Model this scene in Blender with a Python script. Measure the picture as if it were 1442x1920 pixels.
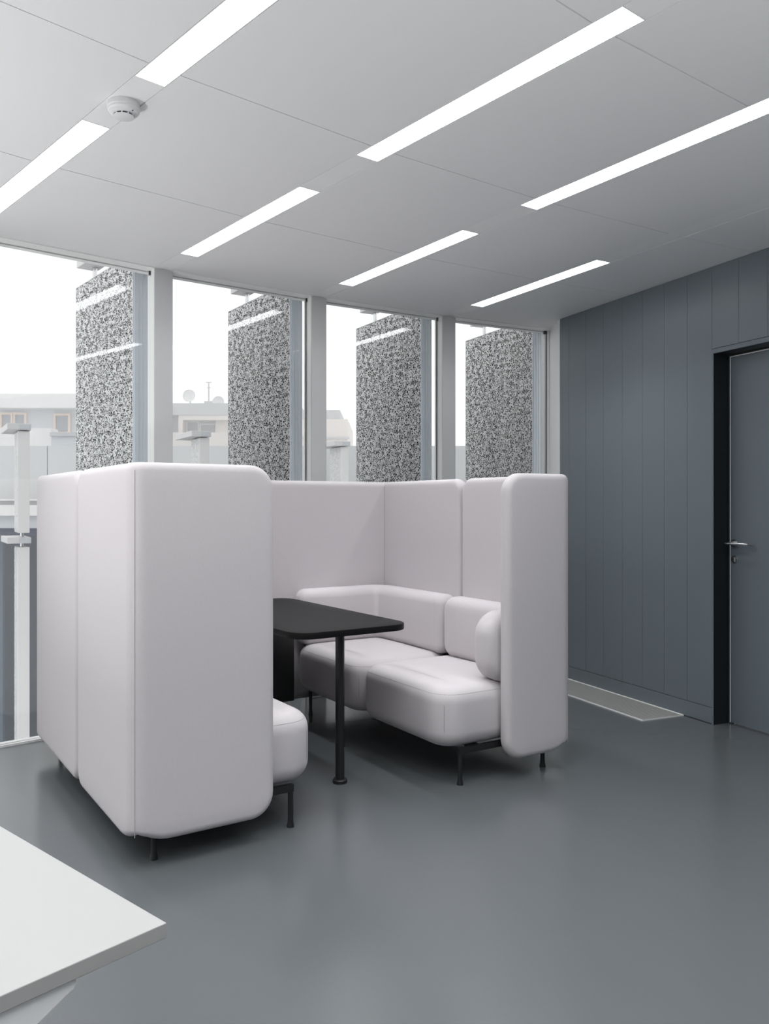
import bpy, bmesh, math, random
from math import sin, cos, radians as RAD, pi
from mathutils import Vector, Matrix
random.seed(7)
for o in list(bpy.data.objects): bpy.data.objects.remove(o)
SC = bpy.context.scene
COL = SC.collection

# ------------------------------------------------------------------ camera, sky, exposure
CAM_H = 1.28
cam = bpy.data.cameras.new('camera'); cam_o = bpy.data.objects.new('camera', cam); COL.objects.link(cam_o)
cam.sensor_fit = 'HORIZONTAL'; cam.sensor_width = 36.0; cam.lens = 36.0 * 1547.1 / 1442
cam.shift_y = -12.4 / 1442; cam.clip_start = 0.05; cam.clip_end = 300
cam_o.location = (0, 0, CAM_H); cam_o.rotation_euler = (RAD(90), 0, 0)
SC.camera = cam_o
wd = bpy.data.worlds.new('overcast_sky'); SC.world = wd; wd.use_nodes = True
bgn = wd.node_tree.nodes['Background']; bgn.inputs[0].default_value = (0.985, 0.99, 1.0, 1); bgn.inputs[1].default_value = 1.0
SC.view_settings.view_transform = 'Standard'; SC.view_settings.look = 'None'
SC.view_settings.exposure = 0.5; SC.view_settings.gamma = 1.0; SC.view_settings.use_curve_mapping = False
cy = SC.cycles
cy.adaptive_threshold = 0.06; cy.adaptive_min_samples = 16
cy.max_bounces = 8; cy.diffuse_bounces = 4; cy.glossy_bounces = 3; cy.transparent_max_bounces = 24
cy.volume_bounces = 6; cy.sample_clamp_indirect = 4.0; cy.caustics_reflective = False; cy.caustics_refractive = False
LAMP_W = 3.8       # watts of each ceiling light module
LAMP_GLOW = 5.0     # radiance of the diffuser
LAMP_SPREAD = 112

# ------------------------------------------------------------------ the round building's plan
XC, YC = 7.5238, -6.2351                  # centre of the polygonal building
PHI0, DEL = -0.74743, 0.0758122           # ray 0 and angle of one bay
RW = 14.183                               # ceiling edge at the facade (at the rays)
GLASS = RW + 0.10
CEIL = 2.6753
HW = 0.0534                               # half width of a light strip
def ray(k): return PHI0 + k * DEL
def pol(phi, r, off=0.0): return (XC + r * sin(phi) + off * cos(phi), YC + r * cos(phi) - off * sin(phi))
W0 = Vector((1.313, 6.175)); WE = Vector((sin(RAD(24.0)), -cos(RAD(24.0)))); WN = Vector((-WE.y * -1, -WE.x)); WN = Vector((-cos(RAD(24.0)), -sin(RAD(24.0))))

# ------------------------------------------------------------------ materials
def mat(name, col, rough=0.6, metal=0.0, spec=0.5, noise=None, bump=None, coat=0.0, sheen=0.0, var=None):
    m = bpy.data.materials.new(name); m.use_nodes = True
    nt = m.node_tree; b = nt.nodes['Principled BSDF']
    b.inputs['Base Color'].default_value = (*col, 1); b.inputs['Roughness'].default_value = rough
    b.inputs['Metallic'].default_value = metal; b.inputs['Specular IOR Level'].default_value = spec
    if sheen: b.inputs['Sheen Weight'].default_value = sheen; b.inputs['Sheen Roughness'].default_value = 0.5
    if coat: b.inputs['Coat Weight'].default_value = coat; b.inputs['Coat Roughness'].default_value = 0.15
    tc = nt.nodes.new('ShaderNodeTexCoord')
    if noise:                                   # (scale, amount): mottled colour
        n = nt.nodes.new('ShaderNodeTexNoise'); n.inputs['Scale'].default_value = noise[0]; n.inputs['Detail'].default_value = 4
        nt.links.new(tc.outputs['Object'], n.inputs['Vector'])
        r = nt.nodes.new('ShaderNodeMapRange'); r.inputs['To Min'].default_value = 1 - noise[1]; r.inputs['To Max'].default_value = 1 + noise[1]
        nt.links.new(n.outputs['Fac'], r.inputs['Value'])
        mx = nt.nodes.new('ShaderNodeVectorMath'); mx.operation = 'SCALE'; mx.inputs[0].default_value = col
        nt.links.new(r.outputs['Result'], mx.inputs['Scale']); nt.links.new(mx.outputs['Vector'], b.inputs['Base Color'])
    if bump:                                    # (scale, strength, distance)
        n2 = nt.nodes.new('ShaderNodeTexNoise'); n2.inputs['Scale'].default_value = bump[0]; n2.inputs['Detail'].default_value = 3
        nt.links.new(tc.outputs['Object'], n2.inputs['Vector'])
        bp = nt.nodes.new('ShaderNodeBump'); bp.inputs['Strength'].default_value = bump[1]; bp.inputs['Distance'].default_value = bump[2]
        nt.links.new(n2.outputs['Fac'], bp.inputs['Height']); nt.links.new(bp.outputs['Normal'], b.inputs['Normal'])
    return m

M = {}
M['floor'] = mat('grey_resin_floor', (0.106, 0.115, 0.121), 0.21, spec=0.6, noise=(1.3, 0.05), bump=(2.2, 0.02, 0.02))
M['ceiling'] = mat('white_metal_ceiling_panel', (0.84, 0.84, 0.845), 0.5, spec=0.3, noise=(3, 0.01))
M['ceiling_cover'] = mat('white_cover_strip', (0.87, 0.87, 0.87), 0.5, spec=0.3)
M['plenum'] = mat('dark_plenum', (0.10, 0.10, 0.11), 0.9)
M['wallpaint'] = mat('white_plaster', (0.72, 0.72, 0.72), 0.8, noise=(4, 0.01))
M['bluewall'] = mat('slate_blue_satin_board', (0.168, 0.197, 0.220), 0.34, spec=0.5, noise=(2.0, 0.03), bump=(3, 0.02, 0.01))
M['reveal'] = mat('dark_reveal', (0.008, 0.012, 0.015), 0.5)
M['doorblue'] = mat('slate_blue_door', (0.155, 0.182, 0.206), 0.38, spec=0.45, noise=(1.7, 0.03))
M['alu'] = mat('brushed_steel', (0.66, 0.67, 0.68), 0.24, metal=1.0, bump=(90, 0.03, 0.002))
M['column'] = mat('grey_painted_steel', (0.56, 0.56, 0.56), 0.55, noise=(6, 0.03))
M['frame'] = mat('white_aluminium_frame', (0.90, 0.90, 0.89), 0.45)
M['gasket'] = mat('black_gasket', (0.03, 0.03, 0.03), 0.6)
M['grille'] = mat('silver_anodised_grille', (0.62, 0.61, 0.59), 0.4, metal=0.4)
M['finedge'] = mat('blue_grey_anodised', (0.76, 0.815, 0.86), 0.5, metal=0.0, noise=(3, 0.02))
M['fincore'] = mat('fin_core_dark', (0.006, 0.006, 0.0065), 0.8)
M['bracket'] = mat('pale_grey_bracket', (0.60, 0.60, 0.60), 0.5)
M['fabric'] = mat('pale_mauve_grey_felt', (0.58, 0.549, 0.563), 0.92, spec=0.1, noise=(160, 0.05), bump=(420, 0.25, 0.002), sheen=0.12)
M['seam'] = mat('grey_seam_thread', (0.44, 0.415, 0.425), 0.9, spec=0.1)
M['black'] = mat('black_powder_coat', (0.012, 0.012, 0.013), 0.42)
M['tabletop'] = mat('black_linoleum', (0.010, 0.010, 0.0105), 0.5, spec=0.12, noise=(40, 0.08))
M['deskwhite'] = mat('white_melamine', (0.33, 0.33, 0.325), 0.45, noise=(5, 0.008))
M['deskframe'] = mat('light_grey_steel', (0.70, 0.705, 0.72), 0.45)
M['plastic'] = mat('white_abs_plastic', (0.74, 0.74, 0.745), 0.35)
M['vent'] = mat('dark_vent', (0.012, 0.012, 0.03), 0.6)
M['plaster'] = mat('pale_grey_render', (0.52, 0.545, 0.57), 0.9, noise=(0.8, 0.03))
M['cream'] = mat('cream_render', (0.68, 0.63, 0.585), 0.9, noise=(0.8, 0.03))
M['whiteext'] = mat('white_render', (0.70, 0.695, 0.69), 0.9, noise=(0.8, 0.02))
M['peach'] = mat('peach_surround', (0.66, 0.53, 0.43), 0.9)
M['roofgrey'] = mat('pale_roofing', (0.44, 0.447, 0.455), 0.9, noise=(1, 0.05))
M['winglass'] = mat('far_window_glass', (0.24, 0.26, 0.285), 0.15)
M['frosted'] = mat('frosted_parapet_glass', (0.56, 0.57, 0.575), 0.55, noise=(0.6, 0.03))
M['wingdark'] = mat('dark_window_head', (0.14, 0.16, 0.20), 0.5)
M['ground'] = mat('frosted_pale_paving', (0.70, 0.70, 0.70), 0.95, noise=(3, 0.15))
M['bark'] = mat('grey_bark', (0.30, 0.27, 0.25), 0.95, noise=(9, 0.2))
M['twig'] = mat('reddish_twigs', (0.34, 0.24, 0.21), 0.95)
M['leaf'] = mat('dull_green_leaf', (0.10, 0.14, 0.05), 0.7)
M['curtain'] = mat('pale_curtain', (0.42, 0.45, 0.50), 0.9)

def glass_mat(name, tint, ior=1.5, rough=0.0):
    m = bpy.data.materials.new(name); m.use_nodes = True; nt = m.node_tree
    for n in list(nt.nodes): nt.nodes.remove(n)
    out = nt.nodes.new('ShaderNodeOutputMaterial'); mix = nt.nodes.new('ShaderNodeMixShader')
    fr = nt.nodes.new('ShaderNodeFresnel'); ge = nt.nodes.new('ShaderNodeNewGeometry'); mr = nt.nodes.new('ShaderNodeMapRange')   # same outside-in reflectance on both faces of the thin pane
    mr.inputs['To Min'].default_value = ior; mr.inputs['To Max'].default_value = 1.0 / ior
    nt.links.new(ge.outputs['Backfacing'], mr.inputs['Value']); nt.links.new(mr.outputs[0], fr.inputs['IOR'])
    tr = nt.nodes.new('ShaderNodeBsdfTransparent'); tr.inputs[0].default_value = (*tint, 1)
    gl = nt.nodes.new('ShaderNodeBsdfGlossy'); gl.inputs[0].default_value = (1, 1, 1, 1); gl.inputs['Roughness'].default_value = rough
    nt.links.new(fr.outputs[0], mix.inputs[0]); nt.links.new(tr.outputs[0], mix.inputs[1]); nt.links.new(gl.outputs[0], mix.inputs[2])
    nt.links.new(mix.outputs[0], out.inputs[0])
    return m
M['glass'] = glass_mat('window_glass', (0.985, 0.99, 0.99), 1.55)
M['wingglass'] = glass_mat('tinted_wing_glass', (0.72, 0.76, 0.79), 1.6)

def emit_mat(name, col, s):
    m = bpy.data.materials.new(name); m.use_nodes = True; nt = m.node_tree
    for n in list(nt.nodes): nt.nodes.remove(n)
    out = nt.nodes.new('ShaderNodeOutputMaterial'); e = nt.nodes.new('ShaderNodeEmission')
    e.inputs[0].default_value = (*col, 1); e.inputs[1].default_value = s
    nt.links.new(e.outputs[0], out.inputs[0]); return m
M['lamp'] = emit_mat('lamp_diffuser', (0.95, 0.97, 1.0), LAMP_GLOW)

def perforated_mat():
    """white sheet with an irregular web of punched holes (really open: one looks through onto the dark core)"""
    m = bpy.data.materials.new('perforated_white_sheet'); m.use_nodes = True; nt = m.node_tree; b = nt.nodes['Principled BSDF']
    b.inputs['Base Color'].default_value = (0.84, 0.84, 0.84, 1); b.inputs['Roughness'].default_value = 0.5
    tc = nt.nodes.new('ShaderNodeTexCoord')
    nz = nt.nodes.new('ShaderNodeTexNoise'); nz.inputs['Scale'].default_value = 26; nz.inputs['Detail'].default_value = 2
    nt.links.new(tc.outputs['Object'], nz.inputs['Vector'])
    sc = nt.nodes.new('ShaderNodeVectorMath'); sc.operation = 'SCALE'; sc.inputs['Scale'].default_value = 0.012
    nt.links.new(nz.outputs['Color'], sc.inputs[0])
    ad = nt.nodes.new('ShaderNodeVectorMath'); ad.operation = 'ADD'
    nt.links.new(tc.outputs['Object'], ad.inputs[0]); nt.links.new(sc.outputs[0], ad.inputs[1])
    mp = nt.nodes.new('ShaderNodeMapping'); mp.inputs['Scale'].default_value = (0.0, 0.62, 1.0)
    nt.links.new(ad.outputs[0], mp.inputs['Vector'])
    vo = nt.nodes.new('ShaderNodeTexVoronoi'); vo.feature = 'DISTANCE_TO_EDGE'; vo.inputs['Scale'].default_value = 72
    nt.links.new(mp.outputs[0], vo.inputs['Vector'])
    big = nt.nodes.new('ShaderNodeTexNoise'); big.inputs['Scale'].default_value = 34; big.inputs['Detail'].default_value = 4
    nt.links.new(mp.outputs[0], big.inputs['Vector'])
    mr = nt.nodes.new('ShaderNodeMapRange'); mr.inputs['From Min'].default_value = 0.36; mr.inputs['From Max'].default_value = 0.66
    mr.inputs['To Min'].default_value = 0.02; mr.inputs['To Max'].default_value = 0.14
    nt.links.new(big.outputs['Fac'], mr.inputs['Value'])
    gt = nt.nodes.new('ShaderNodeMath'); gt.operation = 'GREATER_THAN'
    nt.links.new(vo.outputs['Distance'], gt.inputs[0]); nt.links.new(mr.outputs[0], gt.inputs[1])
    tr = nt.nodes.new('ShaderNodeBsdfTransparent'); mix = nt.nodes.new('ShaderNodeMixShader')
    nt.links.new(gt.outputs[0], mix.inputs[0]); nt.links.new(b.outputs[0], mix.inputs[1]); nt.links.new(tr.outputs[0], mix.inputs[2])
    nt.links.new(mix.outputs[0], nt.nodes['Material Output'].inputs[0])
    return m
M['perf'] = perforated_mat()

# ------------------------------------------------------------------ mesh helpers
def mesh(name, verts, faces, m, parent=None, smooth=False, loc=None, rz=0.0):
    me = bpy.data.meshes.new(name); me.from_pydata([tuple(v) for v in verts], [], faces)
    bm = bmesh.new(); bm.from_mesh(me); bmesh.ops.recalc_face_normals(bm, faces=bm.faces[:]); bm.to_mesh(me); bm.free()
    me.materials.append(m)
    if smooth:
        for p in me.polygons: p.use_smooth = True
    return link(name, me, parent, loc, rz)
def link(name, me, parent=None, loc=None, rz=0.0):
    o = bpy.data.objects.new(name, me); COL.objects.link(o)
    if parent: o.parent = parent
    if loc is not None: o.location = loc
    if rz: o.rotation_euler = (0, 0, rz)
    return o
def empty(name, loc=(0, 0, 0), rz=0.0, parent=None):
    o = bpy.data.objects.new(name, None); COL.objects.link(o); o.location = loc; o.rotation_euler = (0, 0, rz); o.empty_display_size = 0.1
    if parent: o.parent = parent
    return o
def tag(o, label=None, cat=None, group=None, kind=None):
    if label: o['label'] = label
    if cat: o['category'] = cat
    if group: o['group'] = group
    if kind: o['kind'] = kind
    return o
class MB:
    """collects shapes that make ONE mesh"""
    def __init__(s): s.v = []; s.f = []
    def add(s, v, f):
        n = len(s.v); s.v += [tuple(p) for p in v]; s.f += [tuple(i + n for i in q) for q in f]; return s
    def box(s, x0, x1, y0, y1, z0, z1, ch=0.0):
        if ch <= 0:
            v = [(x, y, z) for x in (x0, x1) for y in (y0, y1) for z in (z0, z1)]
            return s.add(v, [(0, 1, 3, 2), (4, 6, 7, 5), (0, 4, 5, 1), (2, 3, 7, 6), (0, 2, 6, 4), (1, 5, 7, 3)])
        # chamfered box: bevel a cube
        bm = bmesh.new(); bmesh.ops.create_cube(bm, size=1.0)
        for w in bm.verts: w.co = Vector(((x0 + x1) / 2 + w.co.x * (x1 - x0), (y0 + y1) / 2 + w.co.y * (y1 - y0), (z0 + z1) / 2 + w.co.z * (z1 - z0)))
        bmesh.ops.bevel(bm, geom=bm.edges[:], offset=ch, segments=2, affect='EDGES', profile=0.5)
        bm.verts.index_update(); r = s.add([w.co[:] for w in bm.verts], [[w.index for w in f.verts] for f in bm.faces]); bm.free(); return r
    def prism(s, pts, z0, z1):
        n = len(pts); v = [(p[0], p[1], z0) for p in pts] + [(p[0], p[1], z1) for p in pts]
        return s.add(v, [tuple(range(n))[::-1], tuple(range(n, 2 * n))] + [(i, (i + 1) % n, n + (i + 1) % n, n + i) for i in range(n)])
    def lathe(s, prof, c=(0, 0, 0), n=24, M4=None):
        v = []; f = []
        for (r, z) in prof:
            for i in range(n):
                a = 2 * pi * i / n; p = Vector((r * cos(a), r * sin(a), z))
                if M4 is not None: p = M4 @ p
                v.append((p.x + c[0], p.y + c[1], p.z + c[2]))
        for j in range(len(prof) - 1):
            for i in range(n):
                f.append((j * n + i, j * n + (i + 1) % n, (j + 1) * n + (i + 1) % n, (j + 1) * n + i))
        f.append(tuple(range(n))[::-1]); f.append(tuple(range((len(prof) - 1) * n, len(prof) * n)))
        return s.add(v, f)
    def tube(s, pts, rads, n=8):
        pts = [Vector(p) for p in pts]
        if not isinstance(rads, (list, tuple)): rads = [rads] * len(pts)
        v = []; f = []
        for i, p in enumerate(pts):
            t = (pts[min(i + 1, len(pts) - 1)] - pts[max(i - 1, 0)]).normalized()
            a = Vector((0, 0, 1)) if abs(t.z) < 0.9 else Vector((1, 0, 0))
            u = t.cross(a).normalized(); w = t.cross(u)
            for k in range(n):
                an = 2 * pi * k / n; v.append(p + (u * cos(an) + w * sin(an)) * rads[i])
        for i in range(len(pts) - 1):
            for k in range(n):
                f.append((i * n + k, i * n + (k + 1) % n, (i + 1) * n + (k + 1) % n, (i + 1) * n + k))
        f.append(tuple(range(n))); f.append(tuple(range((len(pts) - 1) * n, len(pts) * n)))
        return s.add(v, f)
    def build(s, name, m, parent=None, smooth=False, loc=None, rz=0.0):
        return mesh(name, s.v, s.f, m, parent, smooth, loc, rz)
def autosmooth(o, ang=40):
    for p in o.data.polygons: p.use_smooth = True
    try: o.data.set_sharp_from_angle(angle=RAD(ang))
    except Exception: pass
    return o

def slab(a0, a1, b0, b1, R, t, r, fmap, samples=(), ns=4, nc=6, puff=0.0, rows=1):
    """rounded rectangle in (a,b) with corner radii R=(a0b0,a1b0,a1b1,a0b1), thickness t along c, rounded rim r, mapped to 3D by fmap(a,b,c)"""
    R = [max(x, r * 1.04) for x in R]
    raw = fmap
    def fmap(a, b, c):
        if puff:
            k = (1 - (2 * (b - b0) / (b1 - b0) - 1) ** 2) * (1 - (2 * (a - a0) / (a1 - a0) - 1) ** 4)
            c += puff * max(k, 0.0) * c / (t / 2)
        return raw(a, b, c)
    rl, rr = max(R[0], R[3]), max(R[1], R[2])
    sm = sorted(set([a0 + rl + 1e-4, a1 - rr - 1e-4] + [x for x in samples if a0 + rl + 2e-3 < x < a1 - rr - 2e-3]))
    def loop(ins):
        L = [(x, b0 + ins) for x in sm]
        def arc(cx, cyy, rad, s0):
            return [(cx + (rad - ins) * cos(RAD(s0 + 90 * i / nc)), cyy + (rad - ins) * sin(RAD(s0 + 90 * i / nc))) for i in range(nc + 1)]
        L += arc(a1 - R[1], b0 + R[1], R[1], -90); L += arc(a1 - R[2], b1 - R[2], R[2], 0)
        L += [(x, b1 - ins) for x in reversed(sm)]
        L += arc(a0 + R[3], b1 - R[3], R[3], 90); L += arc(a0 + R[0], b0 + R[0], R[0], 180)
        return L
    cap = 0.97 * min(R)
    prof = [(cap, -t / 2)]
    prof += [(r * (1 - cos(RAD(a))), -(t / 2 - r) + r * sin(RAD(a))) for a in [-90 + 90 * i / ns for i in range(ns + 1)]]
    prof += [(r * (1 - cos(RAD(a))), (t / 2 - r) + r * sin(RAD(a))) for a in [90 * i / ns for i in range(0 if t > 2 * r + 1e-5 else 1, ns + 1)]]
    prof.append((cap, t / 2))
    V = []; F = []; n = None
    for ins, c in prof:
        L = loop(ins); n = len(L)
        V += [fmap(a, b, c) for a, b in L]
    for j in range(len(prof) - 1):
        for i in range(n):
            F.append((j * n + i, j * n + (i + 1) % n, (j + 1) * n + (i + 1) % n, (j + 1) * n + i))
    k = len(sm); arcs = 2 * (nc + 1)
    top = lambda i: k + arcs + (k - 1 - i)
    for base in (0, (len(prof) - 1) * n):
        cc = prof[0][1] if base == 0 else prof[-1][1]
        colv = []
        for i in range(k):
            c0 = [base + i]
            for q in range(1, rows):
                c0.append(len(V)); V.append(fmap(sm[i], b0 + cap + (b1 - b0 - 2 * cap) * q / rows, cc))
            colv.append(c0 + [base + top(i)])
        for i in range(k - 1):
            for q in range(rows): F.append((colv[i][q], colv[i + 1][q], colv[i + 1][q + 1], colv[i][q + 1]))
        F.append(tuple([base + q for q in range(k, k + arcs)] + colv[k - 1][::-1]))
        F.append(tuple([base + q for q in range(2 * k + arcs, 2 * k + 2 * arcs)] + colv[0]))
    # drop doubled indices
    return V, F
def weld(o, d=2e-5):
    bm = bmesh.new(); bm.from_mesh(o.data); bmesh.ops.remove_doubles(bm, verts=bm.verts[:], dist=d)
    bmesh.ops.recalc_face_normals(bm, faces=bm.faces[:]); bm.to_mesh(o.data); bm.free(); return o

# ------------------------------------------------------------------ floor
pts = [pol(ray(k), GLASS + 0.02) for k in range(-11, 5)] + [(4.2, 6.4), (8.0, -4.6), (2.0, -6.4)]
tag(MB().prism(pts, -0.25, 0.0).build('floor', M['floor']), 'smooth blue-grey resin floor reaching to the glass', 'floor', kind='structure')

# ------------------------------------------------------------------ ceiling: radial panels between light strips
ceiling = tag(MB().prism([pol(ray(k), GLASS + 0.10) for k in range(-11, 5)] + [(4.2, 6.4), (8.0, -4.6), (2.0, -6.4)], CEIL + 0.05, CEIL + 0.30).build('ceiling', M['plenum']),
              'white perforated metal panel ceiling with radial light strips', 'ceiling', kind='structure')
JR = [14.183, 13.110, 12.104, 11.060, 10.03, 9.0, 7.97, 6.94]
G = 0.0022
ch, sh = cos(DEL / 2), sin(DEL / 2)
for j in range(len(JR) - 1):
    r1, r0 = JR[j], JR[j + 1]
    hwx = (HW + 0.003) / ch
    y1, y0 = r1 * ch - (G if j else 0), r0 * ch + G
    x1, x0 = (y1 / ch) * sh - hwx, (y0 / ch) * sh - hwx
    me = None
    for k in range(-9, 5):
        if k < -5 and j > 3: continue
        phm = ray(k) - DEL / 2
        if me is None:
            o = MB().prism([(-x0, y0), (x0, y0), (x1, y1), (-x1, y1)], CEIL, CEIL + 0.02).build('ceiling_panel', M['ceiling'], ceiling, loc=(XC, YC, 0), rz=-phm); me = o.data
        else: link('ceiling_panel', me, ceiling, (XC, YC, 0), -phm)
MODS = [(12.62, 13.845), (10.953, 12.205), (9.286, 10.54), (7.62, 8.87)]
def on_ray(k, mb, name, m, parent=None): return mb.build(name, m, parent, loc=(XC, YC, 0), rz=-ray(k))
labels = {(0, 0): 'long recessed ceiling light running off the left edge, below the smoke detector', (0, 1): 'recessed ceiling light at the top left, above the smoke detector',
          (1, 0): 'recessed ceiling light leading to the column left of the second window fin', (1, 1): 'longest fully visible recessed ceiling light, near the top centre',
          (2, 0): 'recessed ceiling light leading to the middle window column', (2, 1): 'recessed ceiling light running off the right edge of the photo',
          (3, 0): 'shortest-looking recessed ceiling light, nearest the dark wall'}
cover_me = {}
for k in range(-7, 4):
    mods = MODS[:1] if k == 3 else (MODS[:3] if k >= -3 else MODS[:2])
    edges = [RW - 0.001]
    for i, (a, b) in enumerate(mods):
        loc = (*pol(ray(k), (a + b) / 2), CEIL); h = (b - a) / 2
        t = empty('ceiling_light', loc, -ray(k))
        tag(t, labels.get((k, i), 'out-of-view recessed ceiling light, %s row, %s strip beside the detector strip' % (('window', 'middle', 'inner')[i], ('detector', 'first', 'second', 'third', 'fourth', 'fifth', 'sixth', 'seventh')[abs(k)] + (' right' if k > 0 else ' left'))), 'ceiling light', 'recessed linear ceiling lights')
        hb = MB().box(-HW, HW, -h, -h + 0.003, 0, 0.03).box(-HW, HW, h - 0.003, h, 0, 0.03).box(-HW, -HW + 0.002, -h + 0.003, h - 0.003, 0, 0.03).box(HW - 0.002, HW, -h + 0.003, h - 0.003, 0, 0.03).box(-HW, HW, -h, h, 0.03, 0.034)
        hb.build('housing', M['ceiling_cover'], t)
        MB().box(-HW + 0.003, HW - 0.003, -h + 0.004, h - 0.004, 0.006, 0.010).build('diffuser', M['lamp'], t)
        ld = bpy.data.lights.new('lamp', 'AREA'); ld.shape = 'RECTANGLE'; ld.size = 2 * HW - 0.008; ld.size_y = 2 * h - 0.01; ld.energy = LAMP_W; ld.spread = RAD(LAMP_SPREAD)
        ld.color = (0.97, 0.985, 1.0)
        lo = bpy.data.objects.new('lamp', ld); COL.objects.link(lo); lo.parent = t; lo.location = (0, 0, 0.004)
        edges += [b, a]
    edges.append(6.95)
    for i in range(0, len(edges), 2):
        b, a = edges[i], edges[i + 1]
        key = (round(a, 3), round(b, 3))
        if key not in cover_me:
            o = on_ray(k, MB().box(-HW, HW, a + 0.001, b - 0.001, CEIL + 0.001, CEIL + 0.012), 'cover_strip', M['ceiling_cover'], ceiling); cover_me[key] = o.data
        else: link('cover_strip', cover_me[key], ceiling, (XC, YC, 0), -ray(k))

# ------------------------------------------------------------------ facade: one window per bay
def bay(k):
    phm = ray(k) - DEL / 2; return phm, GLASS * ch, GLASS * sh
for n, k in enumerate(range(-10, 5)):
    phm, yg, xh = bay(k)
    half = xh; cut = None
    w = empty('window_%d' % (n + 1), (XC + yg * sin(phm), YC + yg * cos(phm), 0), -phm)
    txt = {1: 'window bay at the far left, between the frame edge and the first column', 2: 'window bay with the second perforated fin', 3: 'window bay with the third perforated fin', 4: 'window bay next to the dark wall'}
    tag(w, txt.get(k, 'tall window bay of the facade outside the picture'), 'window', kind='structure')
    xl, xr = -half + 0.03, half - 0.03
    if k == 4: xr = -half + 0.972
    MB().box(xl, xr, -0.012, 0.012, 0.012, CEIL - 0.006).build('pane', M['glass'], w)
    MB().box(xl - 0.03, xr + 0.03, -0.098, 0.06, CEIL - 0.006, CEIL + 0.04).build('head_rail', M['frame'], w)
    MB().box(xl - 0.03, xr + 0.03, -0.02, 0.05, -0.2, 0.012).build('sill_rail', M['frame'], w)
    MB().box(xr - 0.030, xr - 0.012, -0.03, -0.014, CEIL - 0.030, CEIL - 0.006).build('contact_sensor', M['gasket'], w)
    if k == 4:
        MB().box(xr, xr + 0.045, -0.045, 0.05, -0.2, CEIL).build('side_frame', M['frame'], w)
        MB().box(xr - 0.005, xr, -0.017, -0.012, 0.0, CEIL - 0.006).build('gasket', M['gasket'], w)
    else:
        if k >= 2: MB().box(xr - 0.029, xr - 0.024, -0.017, -0.012, 0.0, CEIL - 0.006).build('gasket', M['gasket'], w)
# steel columns stand on the rays
col_lab = {1: 'grey steel column between the first and second window fins', 2: 'grey steel column between the second and third window fins', 3: 'grey steel column between the third and fourth window fins'}
cme = None
for i, k in enumerate(range(-10, 4)):
    t = empty('trim_%d' % (i + 1), (*pol(ray(k), RW), 0), -ray(k))
    tag(t, col_lab.get(k, 'grey steel window column outside the picture'), 'column', kind='structure')
    MB().box(-0.057, 0.057, 0.0, 0.014, 0, CEIL - 0.0005, 0.004).build('column_face', M['column'], t)
    MB().box(-0.052, 0.052, 0.014, 0.115, 0, CEIL - 0.0005).build('column_body', M['frame'], t)

# ------------------------------------------------------------------ dark boarded wall with its door
wall = empty('wall_right', (W0.x, W0.y, 0), RAD(-66.0))     # local x runs along the wall towards the camera, local y into the wall
tag(wall, 'slate blue wall of vertical boards beside the window front', 'wall', kind='structure')
def wl(v): return v
WLEN = 11.0
def wall_s(px):                                             # where a vertical line at this picture column meets the wall plane
    d = Vector(((px - 721) / 1547.1, 1.0)); n = WN
    t = n.dot(W0) / n.dot(d); return (d * t - W0).dot(WE)
SEAM0 = wall_s(1067); PW = (wall_s(1335) - SEAM0) / 7.0
DS0 = wall_s(1338); DTOP = 2.165; DS1 = DS0 + 0.98; REC = 0.115
PT = 0.016
# backing masonry with the door opening
bk = MB().box(0, DS0, PT, 0.16, 0, CEIL).box(DS0, DS1, PT, 0.16, DTOP, CEIL).box(DS1, WLEN, PT, 0.16, 0, CEIL)
bk.build('wall_core', M['reveal'], wall)
BASE = 0.095
plank_edges = [0.0] + [SEAM0 + i * PW for i in range(0, 40)]
shared = {}
for i in range(len(plank_edges) - 1):
    a, b = plank_edges[i] + 0.0007, plank_edges[i + 1] - 0.0007
    if a > WLEN: break
    b = min(b, WLEN)
    for (z0, z1, over) in ((BASE + 0.003, CEIL - 0.001, False), (DTOP + 0.03, CEIL - 0.001, True)):
        ina = DS0 - 0.012 < b and a < DS1 + 0.03
        if over != ina: continue
        aa, bb = a, b
        key = (round(b - a, 4), over)
        if key not in shared:
            o = MB().box(0, bb - aa, 0, PT, z0, z1, 0.0012).build('board', M['bluewall'], wall, loc=(aa, 0, 0)); shared[key] = o.data
        else: link('board', shared[key], wall, (aa, 0, 0))
# the board cut by the door jamb on each side
for i in range(len(plank_edges) - 1):
    a, b = plank_edges[i] + 0.0007, plank_edges[i + 1] - 0.0007
    if a < DS0 - 0.012 < b and DS0 - 0.012 - a > 0.01: MB().box(a, DS0 - 0.013, 0, PT, BASE + 0.003, DTOP + 0.027, 0.0012).build('board', M['bluewall'], wall)
    if a < DS1 + 0.03 < b: MB().box(DS1 + 0.031, b, 0, PT, BASE + 0.003, DTOP + 0.027, 0.0012).build('board', M['bluewall'], wall)
bs = tag(MB().box(0, DS0 - 0.012, -0.0005, PT, 0.004, BASE, 0.001).box(DS1 + 0.03, WLEN, -0.0005, PT, 0.004, BASE, 0.001).build('baseboard_right', M['bluewall'], None, loc=(W0.x, W0.y, 0), rz=RAD(-66.0)),
         'flush slate blue baseboard along the boarded wall', 'baseboard', kind='structure')
# white splayed jamb between the window front and the boards
jp = Vector((1.317, 6.47))
nx = Vector((1.0, -0.0))
tag(MB().prism([(jp.x - 0.0, jp.y + 0.12), (W0.x - 0.002, W0.y), (W0.x + 0.16, W0.y + 0.06), (jp.x + 0.30, jp.y + 0.2)], 0, CEIL).build('trim_15', M['frame']),
    'white jamb strip between the last window and the dark boards', 'trim', kind='structure')
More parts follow.
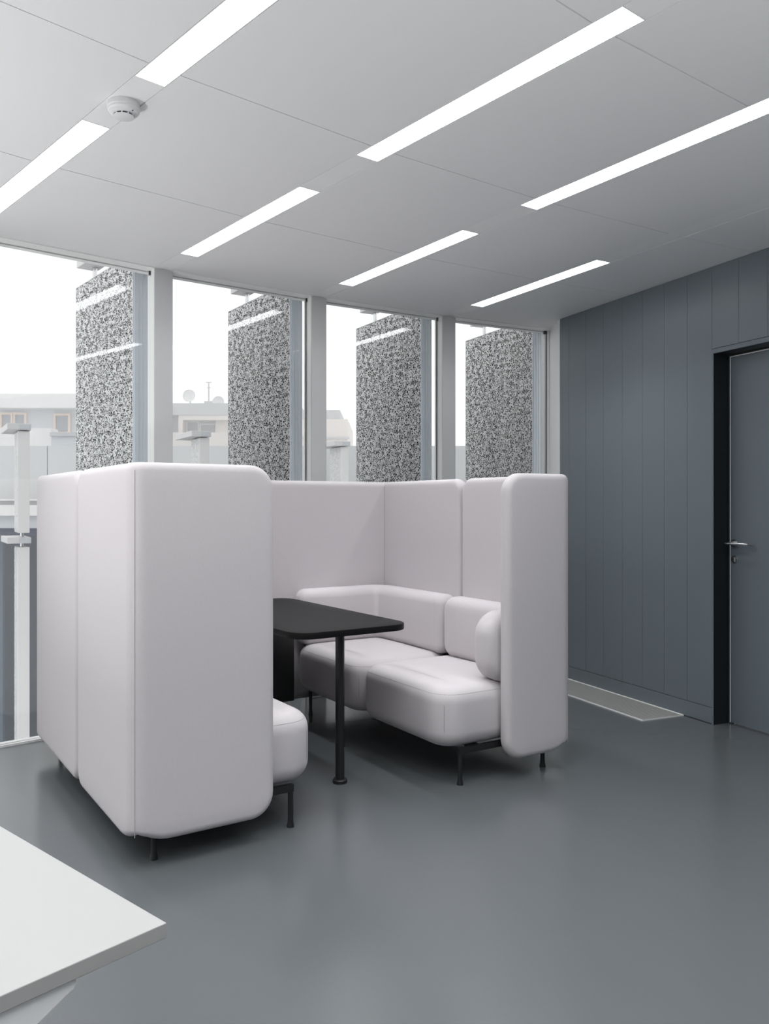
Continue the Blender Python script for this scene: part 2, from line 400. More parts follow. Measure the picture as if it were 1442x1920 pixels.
# door
door = empty('door_1', (W0.x + WE.x * DS0, W0.y + WE.y * DS0, 0), RAD(-66.0))
tag(door, 'flush slate blue door in a deep dark reveal', 'door', kind='structure')
MB().box(-0.012, 0.0, -0.002, REC + 0.02, 0, DTOP + 0.0, 0.001).box(-0.012, DS1 - DS0 + 0.03, -0.003, REC + 0.02, DTOP, DTOP + 0.027, 0.001).box(DS1 - DS0, DS1 - DS0 + 0.03, -0.002, REC + 0.02, 0, DTOP, 0.001).build('door_frame', M['doorblue'], door)
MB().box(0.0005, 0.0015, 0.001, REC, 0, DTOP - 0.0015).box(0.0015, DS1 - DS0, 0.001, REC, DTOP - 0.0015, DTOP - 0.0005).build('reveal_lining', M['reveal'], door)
MB().box(0.018, DS1 - DS0 - 0.004, REC, REC + 0.045, 0.008, DTOP - 0.016, 0.0012).build('door_leaf', M['doorblue'], door)
MB().box(0.003, 0.018, REC + 0.004, REC + 0.03, 0.0, DTOP - 0.003).box(0.018, DS1 - DS0, REC + 0.004, REC + 0.03, DTOP - 0.016, DTOP - 0.003).build('rebate_gasket', M['gasket'], door)
MB().box(0.013, 0.018, REC - 0.001, REC + 0.004, 0.008, DTOP - 0.011).box(0.018, DS1 - DS0, REC - 0.001, REC + 0.004, DTOP - 0.016, DTOP - 0.011).build('edge_strip', M['frame'], door)
hx = 0.050; hz = 1.058
RX = Matrix.Rotation(RAD(90), 4, 'X')
ros = autosmooth(MB().lathe([(0.0, 0.0), (0.026, 0.0), (0.026, 0.006), (0.024, 0.009), (0.012, 0.009), (0.010, 0.03), (0.0, 0.03)], (hx, REC, hz), 24, RX).build('lever_handle', M['alu'], door), 35)
lv = [(hx, REC - 0.02, hz), (hx, REC - 0.045, hz)] + [(hx + 0.012 * (1 - cos(RAD(q))), REC - 0.045 - 0.012 * sin(RAD(q)), hz) for q in (30, 60, 90)] + [(hx + 0.06, REC - 0.057, hz), (hx + 0.112, REC - 0.056, hz), (hx + 0.126, REC - 0.050, hz), (hx + 0.130, REC - 0.036, hz), (hx + 0.130, REC - 0.016, hz)]
autosmooth(MB().tube([(hx - 0.018, REC - 0.057, hz)] + lv[4:], 0.0085, 12).tube(lv[:3] , 0.009, 12).build('lever', M['alu'], ros), 50)
cyl = autosmooth(MB().lathe([(0.0, 0.0), (0.024, 0.0), (0.024, 0.005), (0.022, 0.008), (0.0, 0.008)], (hx, REC, hz - 0.093), 24, RX).build('lock_cylinder', M['alu'], door), 35)
MB().box(hx - 0.007, hx + 0.007, REC - 0.013, REC - 0.006, hz - 0.108, hz - 0.082, 0.002).build('key_plug', M['alu'], cyl)
MB().box(hx - 0.0012, hx + 0.0012, REC - 0.0136, REC - 0.0128, hz - 0.106, hz - 0.094).build('keyhole', M['vent'], cyl)

# upward lights added out of view to brighten the ceiling
def fill(x, y, rz, w, label):
    t = empty('fill_light', (x, y, 0), rz); tag(t, label, 'fill light', 'unseen lights added to brighten the ceiling')
    MB().box(-0.16, 0.16, -0.13, 0.13, 0, 0.012, 0.003).build('base', M['deskframe'], t)
    MB().box(-0.025, 0.025, -0.02, 0.02, 0.012, 0.46, 0.003).build('pole', M['deskframe'], t)
    MB().box(-0.32, 0.32, -0.16, 0.16, 0.46, 0.466).box(-0.32, 0.32, -0.16, -0.156, 0.466, 0.505).box(-0.32, 0.32, 0.156, 0.16, 0.466, 0.505).box(-0.32, -0.316, -0.156, 0.156, 0.466, 0.505).box(0.316, 0.32, -0.156, 0.156, 0.466, 0.505).build('fill_tray', M['deskframe'], t)
    ld = bpy.data.lights.new('lamp', 'AREA'); ld.shape = 'RECTANGLE'; ld.size = 0.6; ld.size_y = 0.28; ld.energy = w; ld.color = (1.0, 0.995, 0.985)
    lo = bpy.data.objects.new('lamp', ld); COL.objects.link(lo); lo.parent = t; lo.location = (0, 0, 0.49); lo.rotation_euler = (pi, 0, 0)
FILL_W = 24.0
fill(-2.75, 2.1, 0.7, FILL_W * 1.25, 'added unseen ceiling uplighter outside the left edge, near the windows')
fill(-1.3, -0.9, 0.1, FILL_W * 0.8, 'added unseen ceiling uplighter behind the camera, in the middle')
fill(1.7, -0.35, -0.3, FILL_W * 1.75, 'added unseen ceiling uplighter behind the camera, on the door side')

# unseen walls that close the room
tag(MB().prism([(5.79, -3.87), (5.85, -4.05), (1.5, -6.3), (1.4, -6.15)], 0, CEIL).build('wall_back', M['wallpaint']), 'pale wall behind the camera', 'wall', kind='structure')
lp = pol(ray(-11), RW + 0.1)
tag(MB().prism([(lp[0], lp[1]), (1.45, -6.15), (1.45, -6.3), (lp[0], lp[1] - 0.15)], 0, CEIL).build('wall_left', M['wallpaint']), 'pale wall closing the room outside the left edge', 'wall', kind='structure')

# floor convector grille along the dark wall
gs0, gs1, gw = -0.10, (Vector((1.794, 5.008)) - W0).dot(WE), 0.325
g = empty('floor_grille', (W0.x + WE.x * 0, W0.y + WE.y * 0, 0), RAD(-66.0))
tag(g, 'pale metal floor grille set along the foot of the dark wall', 'floor grille')
MB().box(gs0, gs1, -0.016, -0.004, 0.0, 0.007).box(gs0, gs1, -gw, -gw + 0.008, 0.0, 0.006).box(gs1 - 0.005, gs1, -gw + 0.008, -0.016, 0.0, 0.006).build('grille_frame', M['frame'], g)
sl = MB(); x = gs0 + 0.004
while x < gs1 - 0.012:
    sl.box(x, x + 0.0065, -gw + 0.008, -0.016, 0.001, 0.005); x += 0.0125
tag(sl.build('slats', M['grille'], g), kind='stuff')
MB().box(gs0, gs1 - 0.005, -gw + 0.008, -0.016, 0.0003, 0.0008).build('trench_bottom', M['fincore'], g)

# ------------------------------------------------------------------ booth of two high-backed sofas
TH = 0.5816; BC = Vector((-0.8735, 2.845)); BW = 2.145; BL = 1.70; HB = 0.093; BH = 1.432; T = 0.07; GU = 0.794
def booth(w, u, z=0.0): return (BC.x + w * cos(TH) - u * sin(TH), BC.y + w * sin(TH) + u * cos(TH), z)
def lpath(corner, rc, la, lb, sx, near):
    """L path: s=0 at the free end of the end leg, runs to the corner, then along the back. corner = outer corner of the centre line (x,y).
    near=+1: end leg at small y, back runs to +y ; near=-1: end leg at large y, back runs to -y. returns f(s)->(pos, normal outward)"""
    l1 = la - rc; arc = rc * pi / 2
    def f(s):
        if s <= l1: return (corner[0] + la - s, corner[1]), (0, -1)
        if s >= l1 + arc: d = s - l1 - arc; return (corner[0], corner[1] + rc + d), (-1, 0)
        a = (s - l1) / rc
        return (corner[0] + rc - rc * sin(a), corner[1] + rc - rc * cos(a)), (-sin(a), -cos(a))
    def g2(s):
        (x, y), (nx_, ny_) = f(s)
        if near < 0: y = 2 * corner[1] - y; ny_ = -ny_
        return (x * sx, y), (nx_ * sx, ny_)
    return g2, l1 + arc + lb - rc, (l1, l1 + arc)
def lpanel(name, m, parent, corner, rc, la, lb, sx, near, z0, z1, R, t, r, puff=0.0, narc=6, notch=False):
    pf, tot, (s0, s1) = lpath(corner, rc, la, lb, sx, near)
    sam = [s0 + (s1 - s0) * i / narc for i in range(narc + 1)] + [s0 - q for q in (.015, .03, .05, .075, .1)] + [s1 + q for q in (.015, .03, .05, .075, .1)] + [s0 * q for q in (.25, .5, .75)] + [s1 + (tot - s1) * q for q in (.25, .5, .75)]
    sc_ = (s0 + s1) / 2
    def fm(a, b, c):
        (x, y), n = pf(a)
        if notch and b < z0 + 0.15:                # the two legs' rounded lower corners meet here
            b += 0.034 * max(0.0, 1 - abs(a - sc_) / 0.11) ** 2 * (1 - (b - z0) / 0.15)
        return (x + n[0] * c, y + n[1] * c, b)
    V, F = slab(0, tot, z0, z1, R, t, r, fm, sam, ns=5, nc=8, puff=puff, rows=8)
    return weld(mesh(name, V, F, m, parent, True))
def sofa(sx, xo, a_end, label, depth, legx, turn, GU, SU):
    t = empty('booth_sofa', booth(xo, 0), TH + turn)
    tag(t, label, 'sofa', 'high-backed booth sofas')
    # four-legged black frame
    zf = 0.142
    def bx(mb, x0, x1, y0, y1, z0, z1, chm=0.0): return mb.box(min(x0 * sx, x1 * sx), max(x0 * sx, x1 * sx), y0, y1, z0, z1, chm)
    fr = MB()
    bx(fr, 0.10, legx + 0.01, 0.085, 0.105, zf, zf + 0.028); bx(fr, 0.10, legx + 0.01, BL - 0.097, BL - 0.077, zf, zf + 0.028); bx(fr, 0.10, 0.50, 0.815, 0.835, zf, zf + 0.028)
    bx(fr, 0.10, 0.12, 0.105, BL - 0.097, zf, zf + 0.028); bx(fr, 0.50, 0.52, 0.105, BL - 0.097, zf, zf + 0.028)
    fr.build('frame', M['black'], t)
    for (lx, ly) in ((legx, 0.095), (legx, BL - 0.087), (0.11, 0.095), (0.11, BL - 0.087)):
        autosmooth(MB().lathe([(0.0, 0.0), (0.0145, 0.0), (0.0145, 0.008), (0.0125, 0.014), (0.0108, 0.03), (0.0108, zf), (0.0, zf)], (lx * sx, ly, 0), 16).build('leg', M['black'], t), 35)
    # seats
    for (u0, u1) in ((0.074, SU - 0.002), (SU + 0.002, BL - 0.074)):
        def fm(a, b, c): return (a * sx, b, 0.3075 + c)
        V, F = slab(0.076, depth, u0, u1, (0.13, 0.13, 0.13, 0.13), 0.274, 0.072, fm, [0.25, 0.3, 0.35, 0.4, 0.45, 0.5], ns=7, nc=9, puff=0.012, rows=8)
        st = weld(mesh('seat', V, F, M['fabric'], t, True))
        # piping seam round the seat edge
        q = []
        for i in range(0, 9): q.append((depth - 0.13 + 0.116 * cos(RAD(-90 + 90 * i / 8)), u0 + 0.13 + 0.116 * sin(RAD(-90 + 90 * i / 8))))
        q = [(0.16, u0 + 0.0140)] + q
        for i in range(0, 9): q.append((depth - 0.13 + 0.116 * cos(RAD(90 * i / 8)), u1 - 0.13 + 0.116 * sin(RAD(90 * i / 8))))
        q.append((0.16, u1 - 0.0140))
        zz = 0.3075 + 0.274 / 2 - 0.072 + 0.072 * sin(math.acos(1 - 0.014 / 0.072))
        MB().tube([(p[0] * sx, p[1], zz) for p in q], 0.0010, 6).build('seam', M['seam'], st)
        MB().tube([((depth - 0.13 + 0.1305 * cos(RAD(-45))) * sx, u0 + 0.13 + 0.1305 * sin(RAD(-45)), z) for z in (0.25, 0.29, 0.33, 0.37)], 0.0012, 5).build('seam', M['seam'], st)
    # L-shaped screens, near and far
    near = lpanel('screen', M['fabric'], t, (T / 2, T / 2), 0.024, a_end - T / 2, GU - 0.002 - T / 2, sx, 1, HB, BH, (0.095, 0.075, 0.075, 0.095), T, 0.030, notch=True)
    far = lpanel('screen', M['fabric'], t, (T / 2, BL - T / 2), 0.024, BW / 2 - 0.002 - T / 2, BL - GU - 0.002 - T / 2, sx, -1, HB, BH, (0.05, 0.075, 0.075, 0.05), T, 0.030)
    for sc_, y, d in ((near, T / 2 + 0.024, -1), (far, BL - T / 2 - 0.024, 1)):
        c0 = (T / 2 + 0.024, y); ro = 0.024 + T / 2 + 0.0002
        MB().tube([((c0[0] - ro * 0.7071) * sx, c0[1] + d * ro * 0.7071, z) for z in (HB + 0.03, BH - 0.03)], 0.0014, 6).build('seam', M['seam'], sc_)
        ri = 0.0
    MB().tube([((T - 0.0002 + 0.0015) * sx, BL - T - 0.0013, z) for z in (0.8, BH - 0.03)], 0.0016, 6).build('seam', M['seam'], far)
    # back bolsters, L-shaped cushions lying against the screens
    tb = 0.135
    lpanel('back_cushion', M['fabric'], t, (T + 0.002 + tb / 2, T + 0.004 + tb / 2), 0.11, 0.462 - T - tb / 2, GU - 0.01 - T - tb / 2, sx, 1, 0.440, 0.775, (0.12, 0.075, 0.075, 0.12), tb, 0.048, puff=0.014, narc=8)
    lpanel('back_cushion', M['fabric'], t, (T + 0.002 + tb / 2, BL - T - 0.004 - tb / 2), 0.11, depth - T - tb / 2, BL - GU - 0.012 - T - tb / 2, sx, -1, 0.440, 0.775, (0.065, 0.055, 0.055, 0.065), tb, 0.048, puff=0.014, narc=8)
    return t
sofa(1, 0.0, 0.549, 'pale high-backed booth sofa seen from behind, nearest the white desk', 0.778, 0.66, 0.0, 0.794, 0.83)
sofa(-1, BW, 0.412, 'pale high-backed booth sofa with its seats facing the camera, beside the dark wall', 0.730, 0.615, RAD(-1.5), 0.815, 0.845)

# black table between the sofas
tb_o = empty('table', booth(BW / 2, 0.9), TH)
tag(tb_o, 'black round-cornered table on a slim leg between the two pale sofas', 'table')
V, F = slab(-0.300, 0.300, 0.262 - 0.9, 1.545 - 0.9, (0.10, 0.10, 0.10, 0.10), 0.030, 0.004, lambda a, b, c: (a, b, 0.720 + c), [], ns=2, nc=10)
autosmooth(weld(mesh('tabletop', V, F, M['tabletop'], tb_o, True)), 40)
autosmooth(MB().lathe([(0.0, 0.0), (0.033, 0.0), (0.034, 0.004), (0.034, 0.014), (0.031, 0.018), (0.021, 0.020), (0.021, 0.705), (0.0, 0.705)], (0.017, 0.442 - 0.9, 0), 28).build('leg', M['black'], tb_o), 35)
MB().box(-0.290, 0.330, 1.515 - 0.9, 1.537 - 0.9, 0.125, 0.705, 0.002).build('end_panel', M['black'], tb_o)
for q in (-0.2, 0.2):
    autosmooth(MB().lathe([(0.0, 0.0), (0.02, 0.0), (0.02, 0.01), (0.012, 0.014), (0.012, 0.126), (0.0, 0.126)], (q, 1.511 - 0.9, 0), 16).build('panel_foot', M['black'], tb_o), 35)
MB().box(-0.03, 0.03, 0.40 - 0.9, 1.50 - 0.9, 0.690, 0.7055).build('under_rail', M['black'], tb_o)

# ------------------------------------------------------------------ white desk in the foreground
DA = RAD(138.6)
dk = empty('desk', (-0.282, 1.068, 0), DA)      # local x along the far edge, local y away (to the camera's lower left)
tag(dk, 'white desk with its corner reaching in at the lower left', 'desk')
MB().box(0.0, 1.5, 0.0, 0.8, 0.720, 0.740, 0.0012).build('desktop', M['deskwhite'], dk)
pl_pts = [(0.122, 0.7175), (0.68, 0.7175), (0.68, 0.709), (0.46, 0.600), (0.34, 0.600), (0.135, 0.7035), (0.125, 0.7075), (0.1215, 0.712)]
for nm, xx in (('bracket', 0.005), ('bracket', 1.46)):
    v = [(xx, p[0], p[1]) for p in pl_pts] + [(xx + 0.03, p[0], p[1]) for p in pl_pts]; n = len(pl_pts)
    mesh(nm, v, [tuple(range(n)), tuple(range(n, 2 * n))] + [(i, (i + 1) % n, n + (i + 1) % n, n + i) for i in range(n)], M['deskframe'], dk)
    MB().box(xx, xx + 0.06, 0.355, 0.445, 0.02, 0.600, 0.003).build('leg', M['deskframe'], dk)
    MB().box(xx, xx + 0.06, 0.06, 0.74, 0.0, 0.02, 0.003).build('foot', M['deskframe'], dk)
    MB().box(xx + 0.002, xx + 0.028, 0.13, 0.67, 0.7175, 0.720).build('spacer', M['gasket'], dk)
MB().box(0.046, 1.46, 0.38, 0.42, 0.64, 0.700, 0.002).build('cross_beam', M['deskframe'], dk)

# ------------------------------------------------------------------ smoke detector
sd = empty('smoke_detector', (*pol(ray(0), 12.405, 0.004), CEIL + 0.001), -ray(0))
tag(sd, 'round white smoke detector on the ceiling between two light strips', 'smoke detector')
autosmooth(MB().lathe([(0.0, 0.0), (0.054, 0.0), (0.055, -0.003), (0.055, -0.018), (0.053, -0.021), (0.0, -0.021)], (0, 0, 0), 40).build('base', M['plastic'], sd), 30)
hd = autosmooth(MB().lathe([(0.0, -0.021), (0.053, -0.021), (0.0535, -0.027), (0.050, -0.033), (0.041, -0.038), (0.036, -0.0405), (0.0, -0.0405)], (0, 0, 0), 40).build('head', M['plastic'], sd), 30)
MB().lathe([(0.0, -0.0405), (0.032, -0.0405), (0.032, -0.0465), (0.0, -0.0465)], (0, 0, 0), 32).build('sensor_chamber', M['vent'], sd)
autosmooth(MB().lathe([(0.0, -0.0460), (0.035, -0.0460), (0.0355, -0.0475), (0.031, -0.0495), (0.0, -0.0505)], (0, 0, 0), 40).build('cap', M['plastic'], sd), 30)
for i in range(10):
    a = 2 * pi * (i + .5) / 10
    o = MB().box(0.0295, 0.035, -0.0022, 0.0022, -0.0465, -0.0400).build('vent_rib', M['plastic'], sd); o.rotation_euler = (0, 0, a)
fa = math.atan2(-1, 0.55) + ray(0)
MB().lathe([(0.0, 0.0), (0.0025, 0.0), (0.0025, -0.002), (0.0, -0.0025)], (0.0455 * cos(fa + .5), 0.0455 * sin(fa + .5), -0.0352), 10).build('indicator', M['vent'], sd)

# ------------------------------------------------------------------ perforated fins outside the glass
def fin(k, z0, z1, label, r0=14.42, r1=15.47, th=0.095, name='facade_fin', group='perforated fins outside the windows'):
    t = empty(name, (*pol(ray(k), r0), z0), -ray(k))
    tag(t, label, 'fin', group)
    L = r1 - r0; H = z1 - z0; e = 0.004
    x0, x1 = -th, 0.0
    MB().box(x0 + 0.02, x1 - 0.02, 0.03, L - 0.03, 0.03, H - 0.03).build('core', M['fincore'], t)
    MB().box(x0, x0 + 0.003, 0.006, L - 0.006, 0.004, H - 0.004).build('perforated_sheet', M['perf'], t)
    MB().box(x1 - 0.003, x1, 0.006, L - 0.006, 0.004, H - 0.004).build('perforated_sheet', M['perf'], t)
    mb = MB().box(x0, x1, 0.0, 0.006, 0, H)
    for q in (0.012, 0.036, 0.060, 0.084): mb.box(x0 + q - 0.002, x0 + q + 0.002, -0.006, 0.0, 0, H)
    mb.build('edge_profile', M['finedge'], t)
    MB().box(x0, x1, L - 0.006, L, 0, H).box(x0, x1, 0.006, L - 0.006, H - 0.004, H).box(x0, x1, 0.006, L - 0.006, 0, 0.004).build('rim', M['bracket'], t)
    xm = (x0 + x1) / 2
    MB().box(xm - 0.09, xm + 0.05, L * 0.66, L * 0.86, H + 0.10, H + 0.17, 0.004).build('top_bracket', M['bracket'], t)
    MB().box(xm - 0.07, xm + 0.05, L * 0.30, L * 0.46, H + 0.075, H + 0.115, 0.004).build('top_bracket', M['bracket'], t)
    autosmooth(MB().lathe([(0.0, 0.0), (0.016, 0.0), (0.016, 0.11), (0.0, 0.11)], (xm, L * 0.76, H), 14).build('pivot', M['alu'], t), 35)
    autosmooth(MB().lathe([(0.0, 0.0), (0.012, 0.0), (0.012, 0.08), (0.0, 0.08)], (xm, L * 0.38, H), 14).build('pivot', M['alu'], t), 35)
    return t
fin(1, -0.7, 2.81, 'tall perforated white fin outside, leftmost of the four')
fin(2, -0.7, 2.81, 'tall perforated white fin outside, second from the left')
fin(3, -0.7, 2.81, 'tall perforated white fin outside, third from the left')
fin(3.965, -0.7, 2.81, 'tall perforated white fin outside, nearest the dark wall', r0=14.42)
def slim_fin(x, y, label):
    t = empty('louvre_post', (x, y, 0), RAD(30))
    tag(t, label, 'fin', 'slim fins in front of the opposite wing')
    for (z0, z1) in ((1.03, 1.955), (-2.6, 0.90)):
        MB().box(-0.045, 0.045, 0.02, 0.30, z0, z1, 0.004).build('fin_body', M['bracket'], t)
        MB().box(-0.048, -0.0452, 0.024, 0.296, z0 + 0.01, z1 - 0.01).build('perforated_sheet', M['perf'], t)
        MB().box(-0.05, 0.05, 0.0, 0.02, z0, z1, 0.003).build('edge_profile', M['whiteext'], t)
    for z in (0.935, 1.965):
        mb = MB().box(-0.14, 0.06, -0.03, 0.55, z, z + 0.055, 0.003)
        mb.build('bracket', M['bracket'], t)
        MB().box(-0.04, 0.05, -0.036, -0.031, z + 0.006, z + 0.045).build('bracket_plate', M['plaster'], t)
    autosmooth(MB().lathe([(0.0, 0.90), (0.018, 0.90), (0.018, 1.03), (0.0, 1.03)], (0.0, 0.12, 0), 12).build('pivot', M['alu'], t), 35)
slim_fin(-3.28, 7.5, 'slim white fin on pivots outside the far left window')
slim_fin(-1.80, 8.25, 'slim white fin with a bracket cap behind the second window')
slim_fin(-0.46, 9.55, 'slim white fin partly hidden behind the third perforated fin')

# ------------------------------------------------------------------ opposite wing
wg = empty('opposite_wing', (0, 10.4, -4.0), 0)
tag(wg, 'low pale wing across the yard with frosted parapet and dark glazing', 'building')
pm = None
for i in range(14):
    x = -10.5 + i * 1.25
    if pm is None:
        o = MB().box(0.006, 1.244, 0, 0.03, 5.36, 6.03).build('parapet_panel', M['frosted'], wg, loc=(x, 0, 0)); pm = o.data
    else: link('parapet_panel', pm, wg, (x, 0, 0))
MB().box(-10.5, 7, 0.03, 4.0, 5.20, 5.34).build('roof_slab', M['roofgrey'], wg)
MB().box(-10.5, 7, -0.35, 0.3, 5.155, 5.285).build('ledge', M['whiteext'], wg)
MB().box(-10.5, 7, -0.25, 0.3, 5.00, 5.155).build('fascia', M['plaster'], wg)
MB().box(-10.5, 7, -0.02, 0.1, 4.91, 5.00).build('window_head', M['wingdark'], wg)
gm = None; mm = None; km = None
for i in range(14):
    x = -10.5 + i * 1.25
    if gm is None:
        gm = MB().box(0.03, 1.22, 0.0, 0.02, 1.2, 4.91).build('glazing_pane', M['wingglass'], wg, loc=(x, 0, 0)).data
        mm = MB().box(-0.03, 0.03, -0.05, 0.06, 1.2, 4.91).build('mullion', M['plaster'], wg, loc=(x, 0, 0)).data
        km = MB().box(0.1, 0.42, 0.5, 0.56, 1.2, 4.9).build('curtain', M['curtain'], wg, loc=(x, 0, 0)).data
    else:
        link('glazing_pane', gm, wg, (x, 0, 0)); link('mullion', mm, wg, (x, 0, 0)); link('curtain', km, wg, (x + random.uniform(0, .5), 0, 0))
MB().box(-10.5, 7, -0.03, 0.05, 1.0, 1.2).build('sill', M['plaster'], wg)
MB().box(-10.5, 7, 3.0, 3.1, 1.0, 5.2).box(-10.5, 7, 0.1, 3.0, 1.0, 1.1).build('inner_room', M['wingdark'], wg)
tag(MB().prism([(-70, 5.6), (60, 5.6), (60, 110), (-70, 110)], -4.2, -4.0).build('ground', M['ground']), 'pale yard ground below the windows', 'ground', kind='structure')
for i, (x, y, h) in enumerate(((-3.75, 9.2, 2.2), (-3.15, 9.35, 1.9))):
    t = empty('courtyard_shrub', (x, y, -4.0)); tag(t, ['leafy shrub in front of the wing glazing, left of the slim fin', 'leafy shrub in front of the wing glazing, right of the slim fin'][i], 'shrub', 'shrubs at the wing')
    st = MB(); lf = MB()
    for q in range(26):
        a = random.uniform(0, 2 * pi); rr = random.uniform(0.05, 0.35); zt = random.uniform(0.5, 1) * h
        st.tube([(0, 0, 0), (rr * .5 * cos(a), rr * .5 * sin(a), zt * .6), (rr * cos(a), rr * sin(a), zt)], [0.012, 0.008, 0.004], 5)
        for w in range(22):
            f = random.uniform(.4, 1); c = Vector((rr * f * cos(a) + random.gauss(0, .05), rr * f * sin(a) + random.gauss(0, .05), zt * f))
            d = Vector((random.gauss(0, 1), random.gauss(0, 1), random.gauss(0, .5))).normalized() * 0.07; e = d.cross(Vector((random.gauss(0, 1), random.gauss(0, 1), 1))).normalized() * 0.025
            lf.add([c - d, c + e, c + d, c - e], [(0, 1, 2, 3)])
    st.build('stems', M['bark'], t); tag(lf.build('leaves', M['leaf'], t), kind='stuff')

# ------------------------------------------------------------------ far houses in the haze
def px(x, y, Y): return (x - 721) / 1547.1 * Y, CAM_H + (947.6 - y) / 1547.1 * Y
def windows(parent, rects, Y, y_off, frame_m, glass_m, fw=0.12):
    for (xa, xb, ya, yb) in rects:
        (X0, Z1), (X1, Z0) = px(xa, ya, Y), px(xb, yb, Y)
        f = MB().box(X0 - fw, X1 + fw, y_off - 0.10, y_off, Z0 - fw, Z0).box(X0 - fw, X1 + fw, y_off - 0.10, y_off, Z1, Z1 + fw).box(X0 - fw, X0, y_off - 0.10, y_off, Z0, Z1).box(X1, X1 + fw, y_off - 0.10, y_off, Z0, Z1).build('window', frame_m, parent)
        MB().box(X0, X1, y_off - 0.04, y_off - 0.01, Z0, Z1).build('pane', glass_m, f)
def pbox(xa, xb, ya, yb, Y, y0, y1):
    (X0, Z1), (X1, Z0) = px(xa, ya, Y), px(xb, yb, Y)
    return (X0, X1, y0, y1, Z0, Z1)
# house behind the first window
Y1 = 32.0
h1 = empty('house', (0, Y1, 0)); tag(h1, 'pale blue-grey house with peach-framed windows behind the first window', 'house')
MB().box(*pbox(-260, 205, 768, 1010, Y1, 0, 8)).build('wall', M['plaster'], h1)
MB().box(*pbox(-270, 212, 742, 768, Y1, -0.6, 8.4)).build('roof_band', M['whiteext'], h1)
MB().box(*pbox(-270, 24, 733, 742, Y1, 1.5, 6)).build('roof_structure', M['roofgrey'], h1)
MB().box(*pbox(60, 100, 738, 742, Y1, 1.5, 6)).build('roof_structure', M['roofgrey'], h1)
(xa, za), (xb, zb), (xc, zc_) = px(96, 742, Y1), px(145, 726, Y1), px(200, 742, Y1)
mesh('gable_roof', [(xa, 2, za), (xb, 2, zb), (xc, 2, zc_), (xa, 6, za), (xb, 6, zb), (xc, 6, zc_)], [(0, 1, 2), (3, 5, 4), (0, 3, 4, 1), (1, 4, 5, 2), (0, 2, 5, 3)], M['roofgrey'], h1)
windows(h1, [(-60, -44, 778, 808), (5, 22, 778, 806), (30, 47, 778, 806), (106, 129, 780, 810), (175, 192, 780, 808)], Y1, 0, M['peach'], M['winglass'], 0.09)
w1 = empty('parapet_wall', (0, 24, 0)); tag(w1, 'stepped white parapet wall in front of the blue-grey house', 'wall')
MB().box(*pbox(-200, 96, 803, 990, 24, 0, 0.5)).build('wall_section', M['whiteext'], w1)
MB().box(*pbox(96, 300, 818, 990, 24, 0, 0.5)).build('wall_section', M['plaster'], w1)
MB().box(*pbox(96, 300, 811, 818, 24, -0.1, 0.6)).build('coping', M['roofgrey'], w1)
# house behind the second window
Y2 = 38.0
h2 = empty('house', (0, Y2, 0)); tag(h2, 'cream house with satellite dishes on the roof behind the second window', 'house')
MB().box(*pbox(300, 560, 778, 1010, Y2, 0.6, 9)).build('wall', M['plaster'], h2)
MB().box(*pbox(300, 560, 757, 779, Y2, -0.2, 9)).build('roof_band', M['roofgrey'], h2)
MB().box(*pbox(336, 560, 778, 788, Y2, -0.15, 0.6)).box(*pbox(336, 344, 788, 815, Y2, -0.15, 0.6)).box(*pbox(403, 440, 788, 815, Y2, 0.2, 0.6)).build('cream_frame', M['cream'], h2)
MB().box(*pbox(300, 560, 812, 840, Y2, -0.4, 0.6)).build('balcony_wall', M['cream'], h2)
windows(h2, [(347, 366, 790, 812), (372, 399, 795, 812), (450, 480, 790, 812)], Y2, 0.6, M['whiteext'], M['winglass'], 0.08)
MB().box(*pbox(300, 440, 733, 747, Y2, 6, 9)).build('rear_roof', M['roofgrey'], h2)
MB().box(*pbox(300, 560, 746, 758, Y2, 5, 8)).build('rear_storey', M['whiteext'], h2)
MB().box(*pbox(374, 392, 747, 760, Y2, 1, 2)).build('chimney', M['roofgrey'], h2)
X, Z = px(378.5, 757, Y2); X2, Z2 = px(378.5, 708, Y2)
MB().tube([(X, 1.5, Z), (X, 1.5, Z2)], 0.035, 6).tube([(X - 0.13, 1.5, Z2), (X + 0.13, 1.5, Z2)], 0.03, 6).tube([(X - 0.1, 1.5, Z2 - .25), (X + 0.1, 1.5, Z2 - .25)], 0.02, 6).build('antenna', M['roofgrey'], h2)
for (dx, dy, dr) in ((346, 738, 0.30), (402, 750, 0.28)):
    X, Z = px(dx, dy, Y2)
    R4 = Matrix.Rotation(RAD(80), 4, 'X')
    dd = MB().lathe([(0.0, 0.0), (dr * .5, 0.03), (dr * .8, 0.08), (dr, 0.14), (dr * 1.02, 0.13), (dr * .8, 0.05), (0.0, -0.03)], (X, 1.0, Z), 20, R4).build('satellite_dish', M['whiteext'], h2)
    MB().tube([(X, 1.05, Z), (X, 1.2, Z - 0.6)], 0.03, 6).build('dish_post', M['roofgrey'], dd)
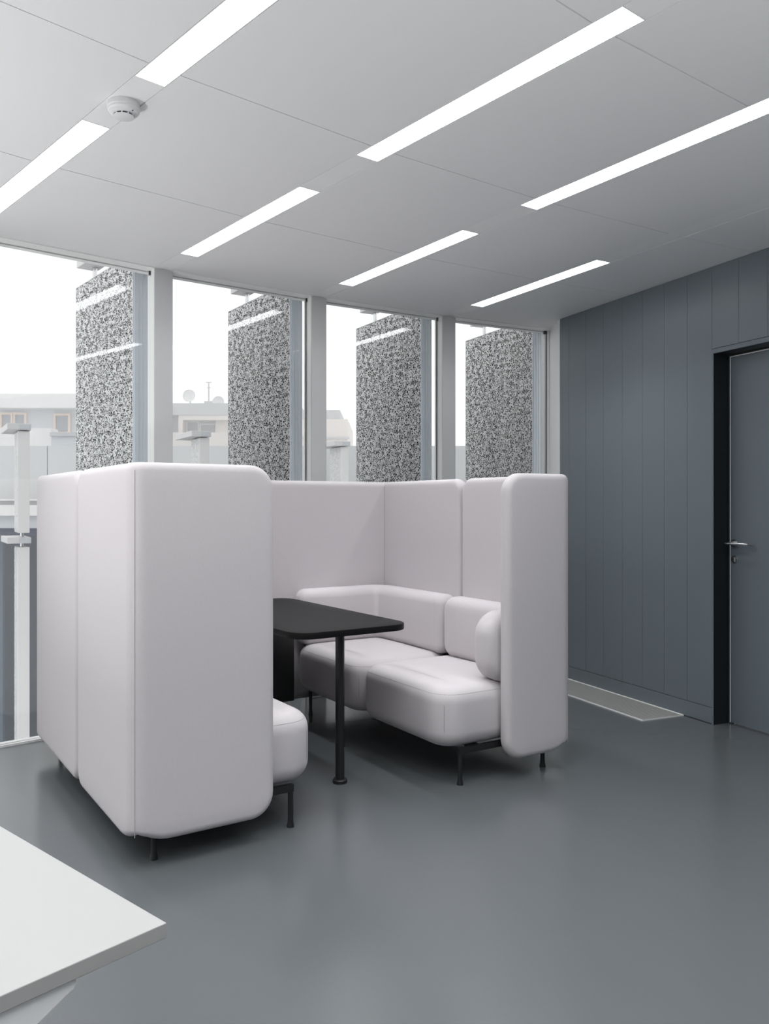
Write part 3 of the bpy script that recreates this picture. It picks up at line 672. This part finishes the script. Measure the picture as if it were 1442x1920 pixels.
# block behind the third window
Y3 = 36.0
h3 = empty('house', (0, Y3, 0)); tag(h3, 'cream block with a grey flat roof storey behind the third window', 'house')
MB().box(*pbox(562, 637, 768, 786, Y3, 0.2, 6)).build('roof_storey', M['roofgrey'], h3)
MB().box(*pbox(562, 652, 786, 1010, Y3, 0, 6)).build('wall', M['cream'], h3)
MB().box(*pbox(560, 655, 820, 823, Y3, -0.12, 0)).build('string_course', M['roofgrey'], h3)
# bare trees
def tree(name, X, Y, z0, H, spread, label, m, seed, lv=5, lean=0.0):
    rnd = random.Random(seed); mb = MB()
    t = empty(name, (X, Y, z0)); tag(t, label, 'tree', 'bare trees in the haze')
    def grow(p, d, L, r, lev):
        q = p + d * L * .5 + Vector((rnd.gauss(0, .03), rnd.gauss(0, .03), 0)) * L; e = p + d * L
        mb.tube([p, q, e], [r, r * .85, r * .7], 6 if lev > 3 else 4)
        if lev == 0: return
        for i in range(3 if lev > 1 else 4):
            v = Vector((rnd.gauss(0, 1), rnd.gauss(0, 1), rnd.gauss(0, .4))).normalized()
            nd = (d + v * spread + Vector((0, 0, .22))).normalized()
            grow(p + d * L * rnd.uniform(.55, 1), nd, L * rnd.uniform(.62, .82), r * .62, lev - 1)
    grow(Vector((0, 0, 0)), Vector((lean, 0, 1)).normalized(), H * .32, H * .030, lv)
    mb.build('branches', m, t)
Xt, Zt = px(78, 760, 46)
tree('bare_tree', Xt, 46, -4, Zt + 4 + 2.2, 0.62, 'bare leafless tree rising behind the blue-grey house', M['bark'], 5)
Xt, Zt = px(869, 770, 40)
tree('bare_tree', Xt, 40, -4, Zt + 4 - 0.5, 0.5, 'faint reddish bare tree behind the window next to the dark wall', M['twig'], 9)

# ------------------------------------------------------------------ mist between the yard and the houses
hz_m = bpy.data.materials.new('mist'); hz_m.use_nodes = True
nt = hz_m.node_tree
for n in list(nt.nodes): nt.nodes.remove(n)
out = nt.nodes.new('ShaderNodeOutputMaterial'); vs = nt.nodes.new('ShaderNodeVolumeScatter')
vs.inputs['Color'].default_value = (0.99, 0.99, 0.99, 1); vs.inputs['Density'].default_value = 0.018; vs.inputs['Anisotropy'].default_value = 0.6
nt.links.new(vs.outputs[0], out.inputs['Volume'])
tag(MB().box(-60, 50, 12.5, 60, -3.9, 30).build('mist', hz_m), 'white winter mist hanging over the far houses', 'mist', kind='stuff')
